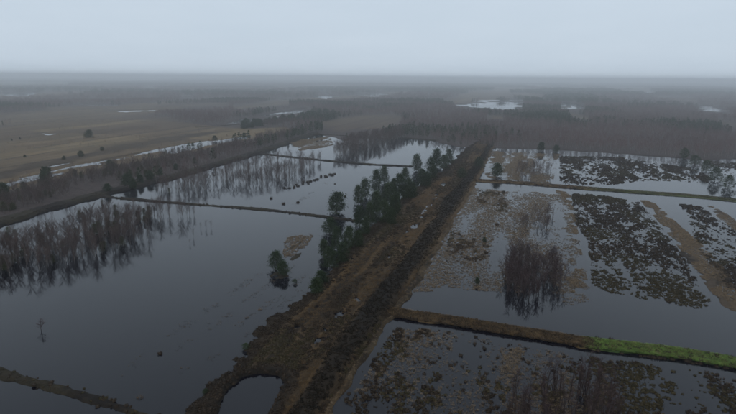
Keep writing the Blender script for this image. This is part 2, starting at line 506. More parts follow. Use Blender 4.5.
# pair the two edges by how far along the causeway they lie
def along(P, n, lo, hi):
    u = P @ U
    o = np.argsort(u)
    uu = np.linspace(lo, hi, n)
    return np.stack([np.interp(uu, u[o], P[o, 0]), np.interp(uu, u[o], P[o, 1])], 1)
ulo = max((pl @ U).min(), (pr @ U).min()); uhi = min((pl @ U).max(), (pr @ U).max())
uu = ulo + (uhi - ulo) * np.linspace(0, 1, NL) ** 1.3
def along2(P):
    u = P @ U; o = np.argsort(u)
    return np.stack([np.interp(uu, u[o], P[o, 0]), np.interp(uu, u[o], P[o, 1])], 1)
pl, pr = along2(pl), along2(pr)
S = np.linspace(-0.06, 1.06, NS)
cx = pl[:, None, 0] * (1 - S)[None] + pr[:, None, 0] * S[None]
cy = pl[:, None, 1] * (1 - S)[None] + pr[:, None, 1] * S[None]
SS = np.broadcast_to(S[None], cx.shape).copy()
width = np.linalg.norm(pr - pl, axis=1)[:, None]
POND = G([(212, 432), (222, 404), (232, 386), (246, 377), (262, 374), (278, 376), (285, 382), (279, 394), (270, 408), (258, 432), (240, 440)])
PUD = [(G(p), th) for p, th in (
    ([(300, 366), (306, 366), (322, 342), (330, 330), (324, 328), (312, 345)], 0.495),
    ([(326, 322), (334, 324), (352, 308), (362, 300), (356, 297), (340, 308)], 0.44),
    ([(293, 330), (299, 330), (310, 317), (305, 315)], 0.45), ([(313, 309), (318, 309), (322, 303), (318, 302)], 0.4),
    ([(384, 262), (389, 260), (420, 225), (448, 180), (444, 180), (416, 220)], 0.5),
    ([(396, 248), (402, 246), (412, 228), (408, 228)], 0.42), ([(340, 272), (345, 271), (360, 252), (356, 251)], 0.45))]
def causeway_z(x, y, s, w):
    n1 = fbm(x, y, 9, 41); n2 = fbm(x, y, 2.2, 43, 3); n3 = fbm_uv(x, y, 40, 5, 45)
    e = s * w + (n1 - 0.5) * 6.0 + (n2 - 0.5) * 4.5                    # metres from the left edge, frayed
    e2 = (1 - s) * w + (fbm(x, y, 5, 47) - 0.5) * 3.0
    z = -0.6 + 1.15 * sstep(-1.5, 3.5, e) * sstep(-0.6, 1.3, e2)
    ridge = sstep(0.67, 0.73, s + (n3 - 0.5) * 0.16) * (1 - sstep(0.86, 0.92, s + (n2 - 0.5) * 0.04))
    z = z + ridge * (0.75 + 0.5 * (n1 - 0.5))
    z = z - 0.35 * np.exp(-((s - 0.925) / 0.02) ** 2)
    z = z + (n2 - 0.5) * 0.35 + (n3 - 0.5) * 0.6
    for s0_ in (0.30, 0.345, 0.46, 0.505):
        z = z - 0.14 * np.exp(-((s - s0_ + (n1 - .5) * .05) * w / 0.5) ** 2)
    sp = sdist(x, y, POND) + (n2 - 0.5) * 1.0
    rim = sstep(-4.0, -0.8, sp)
    z = z + 0.35 * rim
    z = np.where(sp > -1.2, np.minimum(z, 0.8 - 1.3 * sstep(-0.9, 0.3, sp)), z)
    for p, th in PUD:
        q_ = sdist(x, y, p)
        m_ = (q_ > -0.2) & (n2 + np.clip(q_ * 0.1, -.1, .05) > th + .075)
        z = np.where(m_, -0.12, z)
    return z, ridge, rim, n1, n2, n3, e2
zz, ridge, rim, n1, n2, n3, e2 = causeway_z(cx, cy, SS, width)
gi = np.arange(NL * NS).reshape(NL, NS)
q = np.stack([gi[:-1, :-1], gi[:-1, 1:], gi[1:, 1:], gi[1:, :-1]], -1).reshape(-1, 4)
me = mesh('causeway', np.stack([cx, cy, zz], -1).reshape(-1, 3), [q], [M['causeway']], smooth=True)
peat_c = np.clip(np.maximum(ridge * (0.5 + 0.9 * n3), rim * 0.95), 0, 1)
peat_c = np.maximum(peat_c, 0.75 * sstep(0.56, 0.66, fbm_uv(cx, cy, 60, 6, 49)))
peat_c = np.maximum(peat_c, (SS < 0.16) * 0.6)
rut = sum(np.exp(-((SS - s0_ + (n1 - .5) * .05) * width / 0.55) ** 2) for s0_ in (0.30, 0.345, 0.46, 0.505))
peat_c = np.maximum(peat_c, np.clip(rut, 0, 1) * sstep(.35, .6, n3) * .9)
attr(me, 'peat', peat_c.ravel())
attr(me, 'straw', (sstep(2.4, 0.8, e2 + (n2 - .5) * 5) * sstep(.42, .58, n1) * 0.7).ravel())
obj('causeway', me, label='broad brown peat causeway running diagonally between the flooded basins', cat='causeway', kind='structure')

# ------------------------------------------------------------------ the smaller banks
BANKS = []
def bank(px, width, height, mat, label, tone=None, seed=0, fray=0.5, step=0.8, z0=-0.5):
    P = G(px)
    _, L = resample(P, 10)
    n = max(12, int(L / step)); k = 13
    c, _ = resample(P, n)
    d = np.gradient(c, axis=0); d /= np.linalg.norm(d, axis=1)[:, None]
    nrm = np.stack([-d[:, 1], d[:, 0]], 1)
    s = np.linspace(-1, 1, k)
    x = c[:, None, 0] + nrm[:, None, 0] * s[None] * width * 0.75
    y = c[:, None, 1] + nrm[:, None, 1] * s[None] * width * 0.75
    w_ = 0.75 * np.abs(s)[None] * width
    hw = width * 0.5 * (1 + fray * 2 * (fbm(x, y, 7, seed + 70) - 0.5)) + (fbm(x, y, 1.6, seed + 71) - 0.5) * 0.8
    pr_ = sstep(hw + 0.5, hw - 0.9, w_)
    z = z0 + pr_ * (height - z0) * (0.85 + 0.5 * (fbm(x, y, 6, seed + 72) - 0.5)) + (fbm(x, y, 1.1, seed + 73, 2) - 0.5) * 0.35 * pr_
    i = np.arange(n * k).reshape(n, k)
    q = np.stack([i[:-1, :-1], i[1:, :-1], i[1:, 1:], i[:-1, 1:]], -1).reshape(-1, 4)
    me = mesh('earth_bank', np.stack([x, y, z], -1).reshape(-1, 3), [q], [M[mat]], smooth=True)
    tt = np.linspace(0, 1, n)[:, None] + 0 * x
    tv = tone(tt) if tone else sstep(0.45, 0.6, fbm(x, y, 12, seed + 75))
    attr(me, 'tone', tv.ravel())
    obj('earth_bank', me, label=label, cat='bank', kind='structure')
    if mat == 'bank_dark': BANKS.append((c, nrm, width, height, L))
    return c, nrm
bank([(96, 196), (150, 201), (215, 206), (262, 209.5), (318, 216), (362, 222)], 3.3, 0.55, 'bank_dark', 'thin dark peat bank crossing the left water to the pines', seed=1)
bank([(250, 152.5), (290, 157), (335, 161.5), (372, 164.5), (412, 166.5)], 3.6, 0.7, 'bank_dark', 'thin dark bank farther back across the left water', seed=2)
bank([(-150, 264), (-50, 237), (0, 223), (50, 208), (95, 196), (140, 185), (180, 175), (218, 164), (250, 155), (285, 143.5), (315, 133.5)], 7.5, 1.5, 'bank_dark',
     'long dark peat bank with trees behind it on the left', seed=3)
bank([(-90, 352), (-40, 363), (0, 373.5), (35, 383), (70, 392.5), (100, 401), (135, 413), (175, 425)], 2.7, 0.55, 'bank_dark', 'narrow dark bank in the bottom left corner', seed=4, step=0.4, fray=0.7)
c5, n5 = bank([(474, 180.5), (520, 183), (560, 186.5), (600, 189.5), (640, 192.5), (690, 196), (740, 201), (800, 207)], 6.0, 0.6, 'bank_tan',
     'far low grassy bank across the right fields, tan then olive', tone=lambda t: 0.6 * sstep(0.3, 0.55, t), seed=5)
T6 = None
def frac_at(px_list, x):
    P_, L_ = resample(G(px_list), 400)
    q_ = np.array([inv_px(a_) for a_ in P_])
    return float(np.argmin(np.abs(q_ - x))) / 399
def inv_px(a_):
    v_ = RN.T @ np.array([a_[0], a_[1], -CAMH]); return PW / 2 + FPX * v_[0] / -v_[2]
B6 = [(388, 312.5), (420, 317.5), (455, 322.5), (500, 330), (545, 337), (590, 344.5), (640, 350), (690, 356.5), (740, 365.5), (820, 382)]
T6 = frac_at(B6, 588)
c6, n6 = bank(B6, 4.3, 0.6, 'bank_tan',
     'near grassy bank on the right, tan then bright green', tone=lambda t: sstep(T6 - .03, T6 + .05, t), seed=6, step=0.4)
bank([(310, 134), (355, 136.8), (395, 138.5), (415, 139), (440, 141)], 4.5, 0.8, 'bank_dark', 'short dark bank at the far edge of the left water', seed=8)
bank([(196, 127.8), (245, 124), (285, 117)], 5, 1.0, 'bank_dark', 'dark bank along the far canal', seed=9)

# ------------------------------------------------------------------ scattering of uncountable plants (one object, geometry nodes)
def scatter(name, protos, pts, scale, rot, kindv, mats, label, cat):
    """protos: list of (MB, material indices); lives in one mesh: prototypes + loose points"""
    vs, ts, qs, tm, qm, pa = [], [], [], [], [], []
    n0 = 0
    for i, (mb, mi) in enumerate(protos):
        v, f = mb.arrays()
        vs.append(v); pa.append(np.full(len(v), i + 1))
        mt = mi(v) if callable(mi) else None
        for a in f:
            (ts if a.shape[1] == 3 else qs).append(a + n0)
            m_ = np.full(len(a), mi) if mt is None else mt[a[:, 0]]
            (tm if a.shape[1] == 3 else qm).append(m_)
        n0 += len(v)
    pts = np.asarray(pts, float)
    vs.append(pts); pa.append(np.zeros(len(pts)))
    f = []; fm = []
    if ts: f.append(np.concatenate(ts)); fm.append(np.concatenate(tm))
    if qs: f.append(np.concatenate(qs)); fm.append(np.concatenate(qm))
    me = mesh(name, np.concatenate(vs), f, mats, np.concatenate(fm))
    z = np.zeros(n0)
    attr(me, 'proto', np.concatenate(pa)); attr(me, 'sc', np.concatenate([z, scale])); attr(me, 'rz', np.concatenate([z, rot])); attr(me, 'kd', np.concatenate([z - 1, kindv]))
    o = obj(name, me, label=label, cat=cat, kind='stuff')
    ng = bpy.data.node_groups.new(name + '_scatter', 'GeometryNodeTree')
    ng.interface.new_socket('Geometry', in_out='INPUT', socket_type='NodeSocketGeometry')
    ng.interface.new_socket('Geometry', in_out='OUTPUT', socket_type='NodeSocketGeometry')
    gin = N(ng, 'NodeGroupInput'); gout = N(ng, 'NodeGroupOutput')
    def fattr(nm):
        a = N(ng, 'GeometryNodeInputNamedAttribute', data_type='FLOAT'); a.inputs['Name'].default_value = nm
        return a.outputs['Attribute']
    def eq(sock, val):
        c = N(ng, 'FunctionNodeCompare', data_type='FLOAT', operation='EQUAL')
        ng.links.new(sock, c.inputs[0]); c.inputs[1].default_value = val; c.inputs['Epsilon'].default_value = 0.1
        return c.outputs[0]
    def sepg(val):
        s_ = N(ng, 'GeometryNodeSeparateGeometry', domain='POINT')
        ng.links.new(gin.outputs[0], s_.inputs[0]); ng.links.new(eq(fattr('proto'), val), s_.inputs['Selection'])
        return s_.outputs[0]
    P = sepg(0)
    J = N(ng, 'GeometryNodeJoinGeometry')
    cx_ = N(ng, 'ShaderNodeCombineXYZ'); ng.links.new(fattr('rz'), cx_.inputs['Z'])
    e2r = N(ng, 'FunctionNodeEulerToRotation'); ng.links.new(cx_.outputs[0], e2r.inputs[0])
    for i in range(len(protos)):
        io = N(ng, 'GeometryNodeInstanceOnPoints')
        ng.links.new(P, io.inputs['Points']); ng.links.new(sepg(i + 1), io.inputs['Instance'])
        ng.links.new(eq(fattr('kd'), i), io.inputs['Selection'])
        ng.links.new(e2r.outputs[0], io.inputs['Rotation']); ng.links.new(fattr('sc'), io.inputs['Scale'])
        ng.links.new(io.outputs[0], J.inputs[0])
    ng.links.new(J.outputs[0], gout.inputs[0])
    md = o.modifiers.new('scatter', 'NODES'); md.node_group = ng
    return o

def mound(seed, n=26, r=0.5, h=0.34, spk=0.2):
    """a low bushy hummock"""
    R_ = np.random.default_rng(seed); mb = MB()
    k = 7
    a = np.arange(k) * 2 * math.pi / k
    rr = r * (0.8 + 0.4 * R_.random(k))
    v = np.concatenate([np.stack([rr * np.cos(a), rr * np.sin(a), -0.15 + 0 * a], 1),
                        np.stack([rr * .75 * np.cos(a), rr * .75 * np.sin(a), h * (.55 + .3 * R_.random(k))], 1), [[0, 0, h]]])
    t_ = [(k + i, k + (i + 1) % k, 2 * k) for i in range(k)]
    q_ = [(i, (i + 1) % k, k + (i + 1) % k, k + i) for i in range(k)]
    mb.add(v, t=t_, q=q_)
    th = R_.random(n) * 2 * math.pi; rd = np.sqrt(R_.random(n)) * r * 1.05
    base = np.stack([rd * np.cos(th), rd * np.sin(th), h * (1 - (rd / r) ** 2 * .7) * .8], 1)
    tip = base + np.stack([np.cos(th) * .12, np.sin(th) * .12, spk * (.5 + R_.random(n))], 1) + R_.normal(size=(n, 3)) * .06
    mb.spikes(base, tip, 0.09, R_)
    return mb
def tuft(seed, n=16, r=0.16, h=0.5, w=0.03, lean=0.22):
    R_ = np.random.default_rng(seed); mb = MB()
    th = R_.random(n) * 2 * math.pi; rd = np.sqrt(R_.random(n)) * r
    base = np.stack([rd * np.cos(th), rd * np.sin(th), -0.05 + 0 * th], 1)
    ln = lean * (0.3 + R_.random(n))
    tip = base + np.stack([np.cos(th) * ln, np.sin(th) * ln, h * (.5 + .6 * R_.random(n))], 1)
    mb.spikes(base, tip, w, R_)
    return mb

def ground_z(p):
    """height of the plain's heath mask (above water) for placing plants"""
    return np.full(len(p), 0.0)

# heath clumps
pts = []
for i, (p, th) in enumerate(HEATH):
    d = np.linalg.norm(p.mean(0))
    c = sample(p, 5.0 if d < 160 else 4.0 if d < 260 else 2.4, 200 + i)
    pts.append(c)
pts = np.concatenate(pts)
hmv = heath_mask(pts[:, 0], pts[:, 1])
pts = pts[rng.random(len(pts)) < np.maximum(hmv, 0.04)]
n = len(pts); print('heath', n)
sc_ = 0.28 + 0.7 * rng.random(n) ** 2.4
sc_ *= np.where(np.hypot(pts[:, 0], pts[:, 1]) > 260, 1.4, 1.0)
kv = np.where(fbm(pts[:, 0], pts[:, 1], 14, 88) + 0.2 * (rng.random(n) - .5) > 0.56, 3, rng.choice([0, 0, 1, 1, 2, 2, 4], n))
scatter('heath_cover', [(mound(1, n=34, h=.26, spk=.3), 0), (mound(2, n=34, h=.2, spk=.3), 0), (mound(3, n=30, h=.16, spk=.25), 0), (mound(4, n=30, h=.15, spk=.22), 1), (tuft(5, n=24, r=.4, h=.45, w=.06), 2)],
        np.column_stack([pts, np.full(n, 0.02)]), sc_, rng.random(n) * 6.28, kv, [M['heather'], M['moss'], M['ochre']], 'dark heather and moss covering the drowned fields on the right', 'heath')

# straw grass
pts = []; 
for i, (p, dn) in enumerate(STRAW):
    c = sample(p, dn * 13.0, 300 + i)
    nn = 0.75 * fbm_uv(c[:, 0], c[:, 1], 34, 7, 91) + 0.25 * fbm(c[:, 0], c[:, 1], 1.8, 95, 2)
    keep = rng.random(len(c)) < (sstep(0.32, 0.66, nn) if dn < 2 else 0.1 + 0.75 * nn)
    keep &= sdist(c[:, 0], c[:, 1], p) + (fbm(c[:, 0], c[:, 1], 6, 99, 3) - .5) * 16 > (0.3 if len(p) != 5 else 0)
    pts.append(c[keep])
pts = np.concatenate(pts)
n = len(pts); print('straw', n)
scatter('straw_grass', [(tuft(i, n=20, r=.30, h=.42, w=.06), 0) for i in range(11, 14)], np.column_stack([pts, np.zeros(n)]), 0.3 + 0.7 * rng.random(n) ** 2, rng.random(n) * 6.28,
        rng.integers(0, 3, n), [M['straw']], 'sparse straw-coloured grass standing in the shallow right fields', 'grass')

LINES = [((150, 372), (300, 262)), ((178, 372), (306, 276)), ((200, 368), (258, 314)), ((120, 372), (262, 272)), ((214, 356), (300, 290)), ((330, 180), (296, 204))]
pts = []
for a_, b_ in LINES:
    a_, b_ = g(*a_), g(*b_)
    L_ = np.linalg.norm(b_ - a_); n = int(L_ * 5)
    f_ = rng.random(n)[:, None]
    q_ = a_ * (1 - f_) + b_ * f_ + rng.normal(size=(n, 2)) * 0.8
    nn = fbm(q_[:, 0], q_[:, 1], 5, 97, 2)
    pts.append(q_[(nn > 0.55)])
pts = np.concatenate(pts); n = len(pts)
scatter('drowned_grass', [(tuft(i, n=12, r=.3, h=.3, w=.05), i - 14) for i in range(14, 16)], np.column_stack([pts, np.zeros(n)]), 0.4 + 0.6 * rng.random(n) ** 2, rng.random(n) * 6.28,
        rng.integers(0, 2, n), [M['ochre'], M['heather']], 'faint lines of drowned grass in the open left water', 'grass')

# cover of the causeway: ochre tufts and low heather
n = 42000
ui = rng.random(n) ** 1.0; si = rng.random(n)
fi = ui * (NL - 1.001); i0 = fi.astype(int); fr = (fi - i0)[:, None]
L_ = pl[i0] * (1 - fr) + pl[i0 + 1] * fr; R__ = pr[i0] * (1 - fr) + pr[i0 + 1] * fr
P = L_ * (1 - si)[:, None] + R__ * si[:, None]
w_ = np.linalg.norm(R__ - L_, axis=1)
z_, rg, rm, a1, a2, a3, ee = causeway_z(P[:, 0], P[:, 1], si, w_)
pch = fbm_uv(P[:, 0], P[:, 1], 26, 5, 131)
dark = np.maximum(rg, rm) > 0.4
verge = ee < 1.8
ok = (z_ > 0.08) & ((rng.random(n) < np.where(dark, 0.55, 0.75)))
pch = pch + 0.15 * (rng.random(n) - .5)
kv = np.where(verge, 0, np.where(dark & (rm < .4) & (rng.random(n) < .85), 4, np.where(dark | (si < .2), 2, np.where(pch > 0.53, 1, np.where(pch > 0.42, 2, 3)))))
P, z_, kv = P[ok], z_[ok], kv[ok]
n = len(P); print('causeway cover', n)
scatter('causeway_grass', [(tuft(21, n=14, h=.38), 1), (tuft(22, n=20, r=.3, h=.36, w=.04), 0), (mound(23, h=.12, r=.34, spk=.14), 2), (mound(24, h=.1, r=.36, spk=.12), 3), (mound(25, h=.13, r=.34, spk=.16), 4)],
        np.column_stack([P, z_ - 0.02]), 0.6 + 0.7 * rng.random(n), rng.random(n) * 6.28, kv, [M['ochre'], M['straw'], M['heather'], M['moss'], M['ridge']],
        'ochre grass and low heather growing over the causeway', 'grass')

# grass on the banks on the right
def on_bank(c, nrm, n, width, t0, t1, seed):
    r = np.random.default_rng(seed)
    f = (t0 + (t1 - t0) * r.random(n)) * (len(c) - 1.001); i = f.astype(int); fr = (f - i)[:, None]
    p = c[i] * (1 - fr) + c[i + 1] * fr
    return p + nrm[i] * ((r.random(n) - .5) * width)[:, None]
p1 = on_bank(c6, n6, 6500, 4.2, 0.0, T6 + .01, 1)
p1 = np.concatenate([p1, on_bank(c6, n6, 1100, 4.6, T6 - .02, 1.0, 8)])
p2 = on_bank(c5, n5, 2600, 5.0, 0.0, 0.42, 2)
p = np.concatenate([p1, p2]); n = len(p)
scatter('bank_grass', [(tuft(31, n=18, r=.28, h=.45, w=.04), 0), (tuft(32, n=16, r=.25, h=.4, w=.04), 1), (mound(33, h=.2, r=.4), 2)], np.column_stack([p, np.full(n, .42)]),
        0.6 + .7 * rng.random(n), rng.random(n) * 6.28, rng.choice([0, 0, 0, 1, 1, 2], n), [M['ochre'], M['straw'], M['heather']], 'dry ochre grass along the tan ends of the right banks', 'grass')
p1 = on_bank(c6, n6, 8000, 4.6, T6 - .01, 1.0, 3)
scatter('green_grass', [(tuft(41, n=20, r=.3, h=.3, w=.045, lean=.3), 0), (tuft(42, n=18, r=.3, h=.25, w=.05, lean=.3), 0), (tuft(43, n=14, r=.3, h=.3, w=.045, lean=.3), 1)], np.column_stack([p1, np.full(len(p1), .48)]), .6 + .6 * rng.random(len(p1)),
        rng.random(len(p1)) * 6.28, rng.choice([0, 1, 0, 1, 2], len(p1)), [M['green'], M['olive']], 'bright green grass on the near right bank', 'grass')
p1 = on_bank(c5, n5, 3600, 5.0, 0.36, 1.0, 4)
scatter('olive_grass', [(tuft(51, n=18, r=.3, h=.35, w=.05, lean=.3), 0), (tuft(52, n=14, r=.3, h=.35, w=.045, lean=.3), 1)], np.column_stack([p1, np.full(len(p1), .42)]), .7 + .7 * rng.random(len(p1)),
        rng.random(len(p1)) * 6.28, rng.choice([0, 0, 1], len(p1)), [M['olive'], M['ochre']], 'olive grass on the far right bank', 'grass')

pb = []
for i, (c, nr, w_, h_, L_) in enumerate(BANKS):
    q_ = on_bank(c, nr, int(L_ * w_ * 0.55), w_ * 0.72, 0, 1, 60 + i)
    pb.append(np.column_stack([q_, np.full(len(q_), h_ * 0.62)]))
    q_ = on_bank(c, nr, int(L_ * 0.3), w_ * 1.4, 0, 1, 90 + i)
    pb.append(np.column_stack([q_, np.full(len(q_), 0.02)]))
pb = np.concatenate(pb); n = len(pb); print('dark bank cover', n)
scatter('bank_heather', [(mound(61, h=.3, r=.45), 0), (mound(62, h=.25, r=.4), 1), (tuft(63, n=18, r=.25, h=.45, w=.05), 2)], pb, .35 + .6 * rng.random(n) ** 2, rng.random(n) * 6.28,
        rng.choice([0, 0, 0, 1, 2], n), [M['heather'], M['moss'], M['ochre']], 'dark heather and rush growing along the peat banks', 'heather')

# ------------------------------------------------------------------ trees
def birch(seed, h=8.0, spread=1.0, nb=22, nt=42, w=0.033):
    R_ = np.random.default_rng(seed)
    tr = MB(); cr_ = MB()
    k = 7
    zz = np.linspace(0, 1, k)
    wob = np.cumsum(R_.normal(size=(k, 2)) * 0.10, axis=0); wob[0] = 0
    path = np.column_stack([wob * 1.0, zz * h - 0.6 * (zz == 0)])
    tr.tube(path, 0.085 * (1 - zz * 0.88) * h / 8, 5)
    for j in range(nb):
        f_ = 0.22 + 0.74 * (j + R_.random()) / nb
        b0 = np.array([np.interp(f_, zz, path[:, 0]), np.interp(f_, zz, path[:, 1]), f_ * h])
        a = R_.random() * 6.283; up = 0.75 + 0.5 * R_.random()
        l = h * (0.12 + 0.24 * math.sin(math.pi * min(1, (1.02 - f_) * 1.15))) * (0.7 + 0.6 * R_.random()) * spread
        d = np.array([math.cos(a), math.sin(a), up * 1.25]); d /= np.linalg.norm(d)
        b1 = b0 + d * l * 0.5; b2 = b1 + (d + np.array([0, 0, 0.25]) + R_.normal(size=3) * .12) * l * 0.5
        cr_.tube([b0, b1, b2], [0.026 * h / 8, 0.018 * h / 8, 0.006], 3)
        t_ = R_.random(nt)[:, None]
        bs = np.where(t_ < .5, b0 + (b1 - b0) * t_ * 2, b1 + (b2 - b1) * (t_ * 2 - 1))
        dd = d + R_.normal(size=(nt, 3)) * 0.55 + np.array([0, 0, .1])
        dd /= np.linalg.norm(dd, axis=1)[:, None]
        cr_.spikes(bs, bs + dd * (0.35 + 0.65 * R_.random((nt, 1))) * h / 8, w, R_)
    return tr, cr_
def pine(seed, h=9.0, wr=0.75, low=0.06, clumps=62, per=50):
    """bushy bog pine: whorled limbs carrying needle clumps, uneven outline"""
    R_ = np.random.default_rng(seed)
    tr = MB(); cr_ = MB()
    k = 7; zz = np.linspace(0, 1, k)
    wob = np.cumsum(R_.normal(size=(k, 2)) * 0.10, axis=0); wob[0] = 0
    path = np.column_stack([wob, zz * h * 0.96 - 0.5 * (zz == 0)])
    tr.tube(path, 0.17 * (1 - zz * .85) * h / 9, 6)
    a0 = R_.random() * 6.28
    lob = R_.random(3)
    for j in range(clumps):
        f_ = low + (0.98 - low) * ((j + R_.random()) / clumps) ** 0.9
        a = a0 + j * 2.4 + R_.normal() * .3
        # broad rounded outline, widest at a third
        t_ = (f_ - low) / (1 - low)
        prof = (math.sin(math.pi * min(1, 0.28 + 0.72 * t_)) ** 0.75) * (0.86 + 0.30 * math.sin(3 * a + lob[0] * 6) * lob[1])
        rmax = wr * h * 0.5 * prof
        rr = rmax * (0.45 + 0.6 * R_.random())
        b0 = np.array([np.interp(f_ * .9, zz, path[:, 0]), np.interp(f_ * .9, zz, path[:, 1]), max(0.3, f_ * h * .92 - .25 * rr)])
        c_ = np.array([b0[0] + rr * math.cos(a), b0[1] + rr * math.sin(a), f_ * h])
        if j % 2 == 0: tr.tube([b0, (b0 + c_) / 2 + [0, 0, -.08], c_], [0.05 * h / 9, 0.035 * h / 9, 0.012], 3)
        cs = h * 0.078 * (0.7 + 0.7 * R_.random())
        off = R_.normal(size=(per, 3)) * np.array([cs, cs, cs * .55])
        cr_.leaves(c_ + off, 0.28 * h / 9 * (0.7 + .6 * R_.random(per)), 0.135 * h / 9, R_)
    return tr, cr_

BIRCH = []
for i in range(10):
    tr, cr_ = birch(500 + i, h=8.0, spread=0.8 + 0.06 * i)
    BIRCH.append((tr.build('birch_trunk', [M['bark']]), cr_.build('birch_crown', [M['twig']])))
THICK = []
for i in range(6):
    tr, cr_ = birch(540 + i, h=7.0, spread=0.75, nb=20, nt=24, w=0.042)
    THICK.append((tr.build('thicket_trunk', [M['dbark']]), cr_.build('thicket_crown', [M['twig_red']])))
SPARSE = []
for i in range(6):
    tr, cr_ = birch(560 + i, h=8.0, spread=0.62, nb=18, nt=14, w=0.035)
    tr2 = MB(); v_, f_ = tr.arrays(); tr2.add(v_ * np.array([1.5, 1.5, 1]), q=f_[0])
    SPARSE.append((tr2.build('thicket_trunk', [M['dbark']]), cr_.build('thicket_crown', [M['twig_red']])))
PINE = []
for i in range(8):
    tr, cr_ = pine(600 + i, wr=0.62 + 0.05 * i)
    PINE.append((tr.build('pine_trunk', [M['dbark']]), cr_.build('pine_crown', [M['needle']])))
OLIVE = []
for i in range(3):
    tr, cr_ = pine(640 + i, wr=0.5 + .1 * i, clumps=44, per=34)
    OLIVE.append((tr.build('pine_trunk', [M['dbark']]), cr_.build('pine_crown', [M['needle_o']])))
BUSH = []
for i in range(3):
    tr, cr_ = pine(660 + i, wr=1.1, low=0.05, clumps=36, per=70)
    BUSH.append((tr.build('bush_trunk', [M['dbark']]), cr_.build('bush_crown', [M['needle']])))

def tree(name, kind_meshes, x, y, z, h, h0, label, cat, group=None, wscale=1.0):
    o = obj(name, None, label=label, cat=cat, group=group, loc=(x, y, z), rz=random.random() * 6.28)
    s = h / h0
    o.scale = (s * wscale, s * wscale, s)
    o.empty_display_size = 0.5
    if 'bare' in label:
        o.rotation_euler[0], o.rotation_euler[1] = random.gauss(0, .06), random.gauss(0, .06)
    for nm, m_ in zip(('trunk', 'crown'), kind_meshes):
        obj(nm, m_, parent=o)
    return o
ORD = ['first', 'second', 'third', 'fourth', 'fifth', 'sixth', 'seventh', 'eighth', 'ninth', 'tenth', 'eleventh', 'twelfth', 'thirteenth', 'fourteenth', 'fifteenth', 'sixteenth', 'seventeenth',
       'eighteenth', 'nineteenth', 'twentieth'] + ['twenty-' + s for s in ('first', 'second', 'third', 'fourth', 'fifth', 'sixth', 'seventh', 'eighth', 'ninth')] + ['thirtieth'] + \
      ['thirty-' + s for s in ('first', 'second', 'third', 'fourth', 'fifth', 'sixth', 'seventh', 'eighth', 'ninth')] + ['fortieth'] + \
      ['forty-' + s for s in ('first', 'second', 'third', 'fourth', 'fifth', 'sixth', 'seventh', 'eighth', 'ninth')] + ['fiftieth'] + ['fifty-' + s for s in ('first', 'second', 'third', 'fourth', 'fifth', 'sixth', 'seventh', 'eighth', 'ninth')]
def metres(px, py, hp):
    """height of a thing that stands at that pixel and is hp pixels tall"""
    p = g(px, py)
    hy = 74 + 6 * px / PW
    return CAMH * hp / (py - hy) * 1.0, p

# pines along the causeway: (x of the base, y of the base, height in pixels, width in pixels)
zoomed = [(255, 112, 165, 35), (300, 72, 132, 42), (322, 62, 112, 28), (272, 95, 150, 30), (300, 125, 187, 42), (330, 105, 167, 40), (360, 80, 152, 42), (285, 155, 216, 46), (258, 165, 222, 36),
          (320, 150, 216, 46), (350, 130, 196, 40), (385, 95, 152, 36), (405, 32, 80, 34), (375, 68, 112, 30), (420, 70, 118, 42), (455, 18, 70, 34), (440, 40, 86, 26), (475, 35, 77, 42), (490, 20, 62, 30),
          (430, 78, 122, 30), (395, 105, 152, 30), (180, 195, 243, 50), (200, 218, 282, 46), (230, 215, 282, 42), (255, 228, 278, 42), (180, 268, 330, 56), (212, 258, 318, 44), (165, 250, 300, 40), (160, 332, 372, 46), (145, 350, 396, 46),
          (275, 195, 245, 30), (340, 170, 220, 30), (345, 95, 140, 26), (448, 58, 100, 26)]
rows = []
for zx, zt, zb, zw in zoomed:
    s_ = 220 / 569.0
    rows.append((260 + zx * s_, 140 + zb * s_, (zb - zt) * s_, zw * s_))
rows.sort(key=lambda r: -r[1])
for i, (px, py, hp, wp) in enumerate(rows):
    h, p = metres(px, py, hp)
    h = min(h * 0.93, 13.5)
    tree('pine_tree', PINE[(i * 3) % 8], p[0], p[1], 0.05, h, 9.0, f'dark bushy pine, {ORD[i]} from the near end of the row along the causeway', 'pine tree', 'pines along the causeway', wscale=min(1.3, max(.7, wp / hp * 0.82 / (0.62 + 0.05 * ((i * 3) % 8)))))
singles = [(337, 212.5, 21, 19, 'lone broad dark pine standing in the water beside the thin bank'),
           (277, 269, 19, 13, 'taller of two dark pines on a small islet in the left water'),
           (283, 275, 15, 12, 'shorter of two dark pines on a small islet in the left water'),
           (497, 176, 13, 13, 'rounded dark pine just behind the far right bank near the causeway'),
           (479, 168, 11, 9, 'small dark pine at the right edge of the far causeway'),
           (89, 138, 8.5, 9, 'lone dark tree in the middle of the brown meadow'),
           (484, 242, 5, 5, 'tiny green pine sapling in the flooded field right of the causeway'),
           (477, 284, 7, 5, 'small green pine sapling in shallow water above the near right bank'),
           (728, 188, 13, 13, 'rightmost rounded dark bush in the water behind the far right bank'),
           (715, 181, 14, 14, 'large dark bush in the water, second from the right behind the far right bank'),
           (706, 172, 12, 12, 'dark bush in the water behind the larger bush at far right'),
           (694, 165, 10, 11, 'smaller dark bush by the forest edge at far right'),
           (684, 158, 10, 10, 'dark pine at the forest edge left of the far right bushes'),
           (462, 178, 10, 10, 'low dark pine on the causeway near its far end'),
           (541, 151, 9, 10, 'dark pine at the foot of the forest right of the causeway'),
           (556, 152, 7, 9, 'smaller dark pine at the foot of the forest farther right')]
for i, (px, py, hp, wp, lb) in enumerate(singles):
    h, p = metres(px, py, hp)
    bush = 'bush' in lb
    tree('bush' if bush else 'pine_tree', (BUSH[i % 3] if bush else PINE[(i * 5 + 2) % 8]), p[0], p[1], 0.05, h, 9.0, lb, 'bush' if bush else 'pine tree', wscale=min(1.3, max(.6, wp / hp * (1.0 if bush else 1.35))))
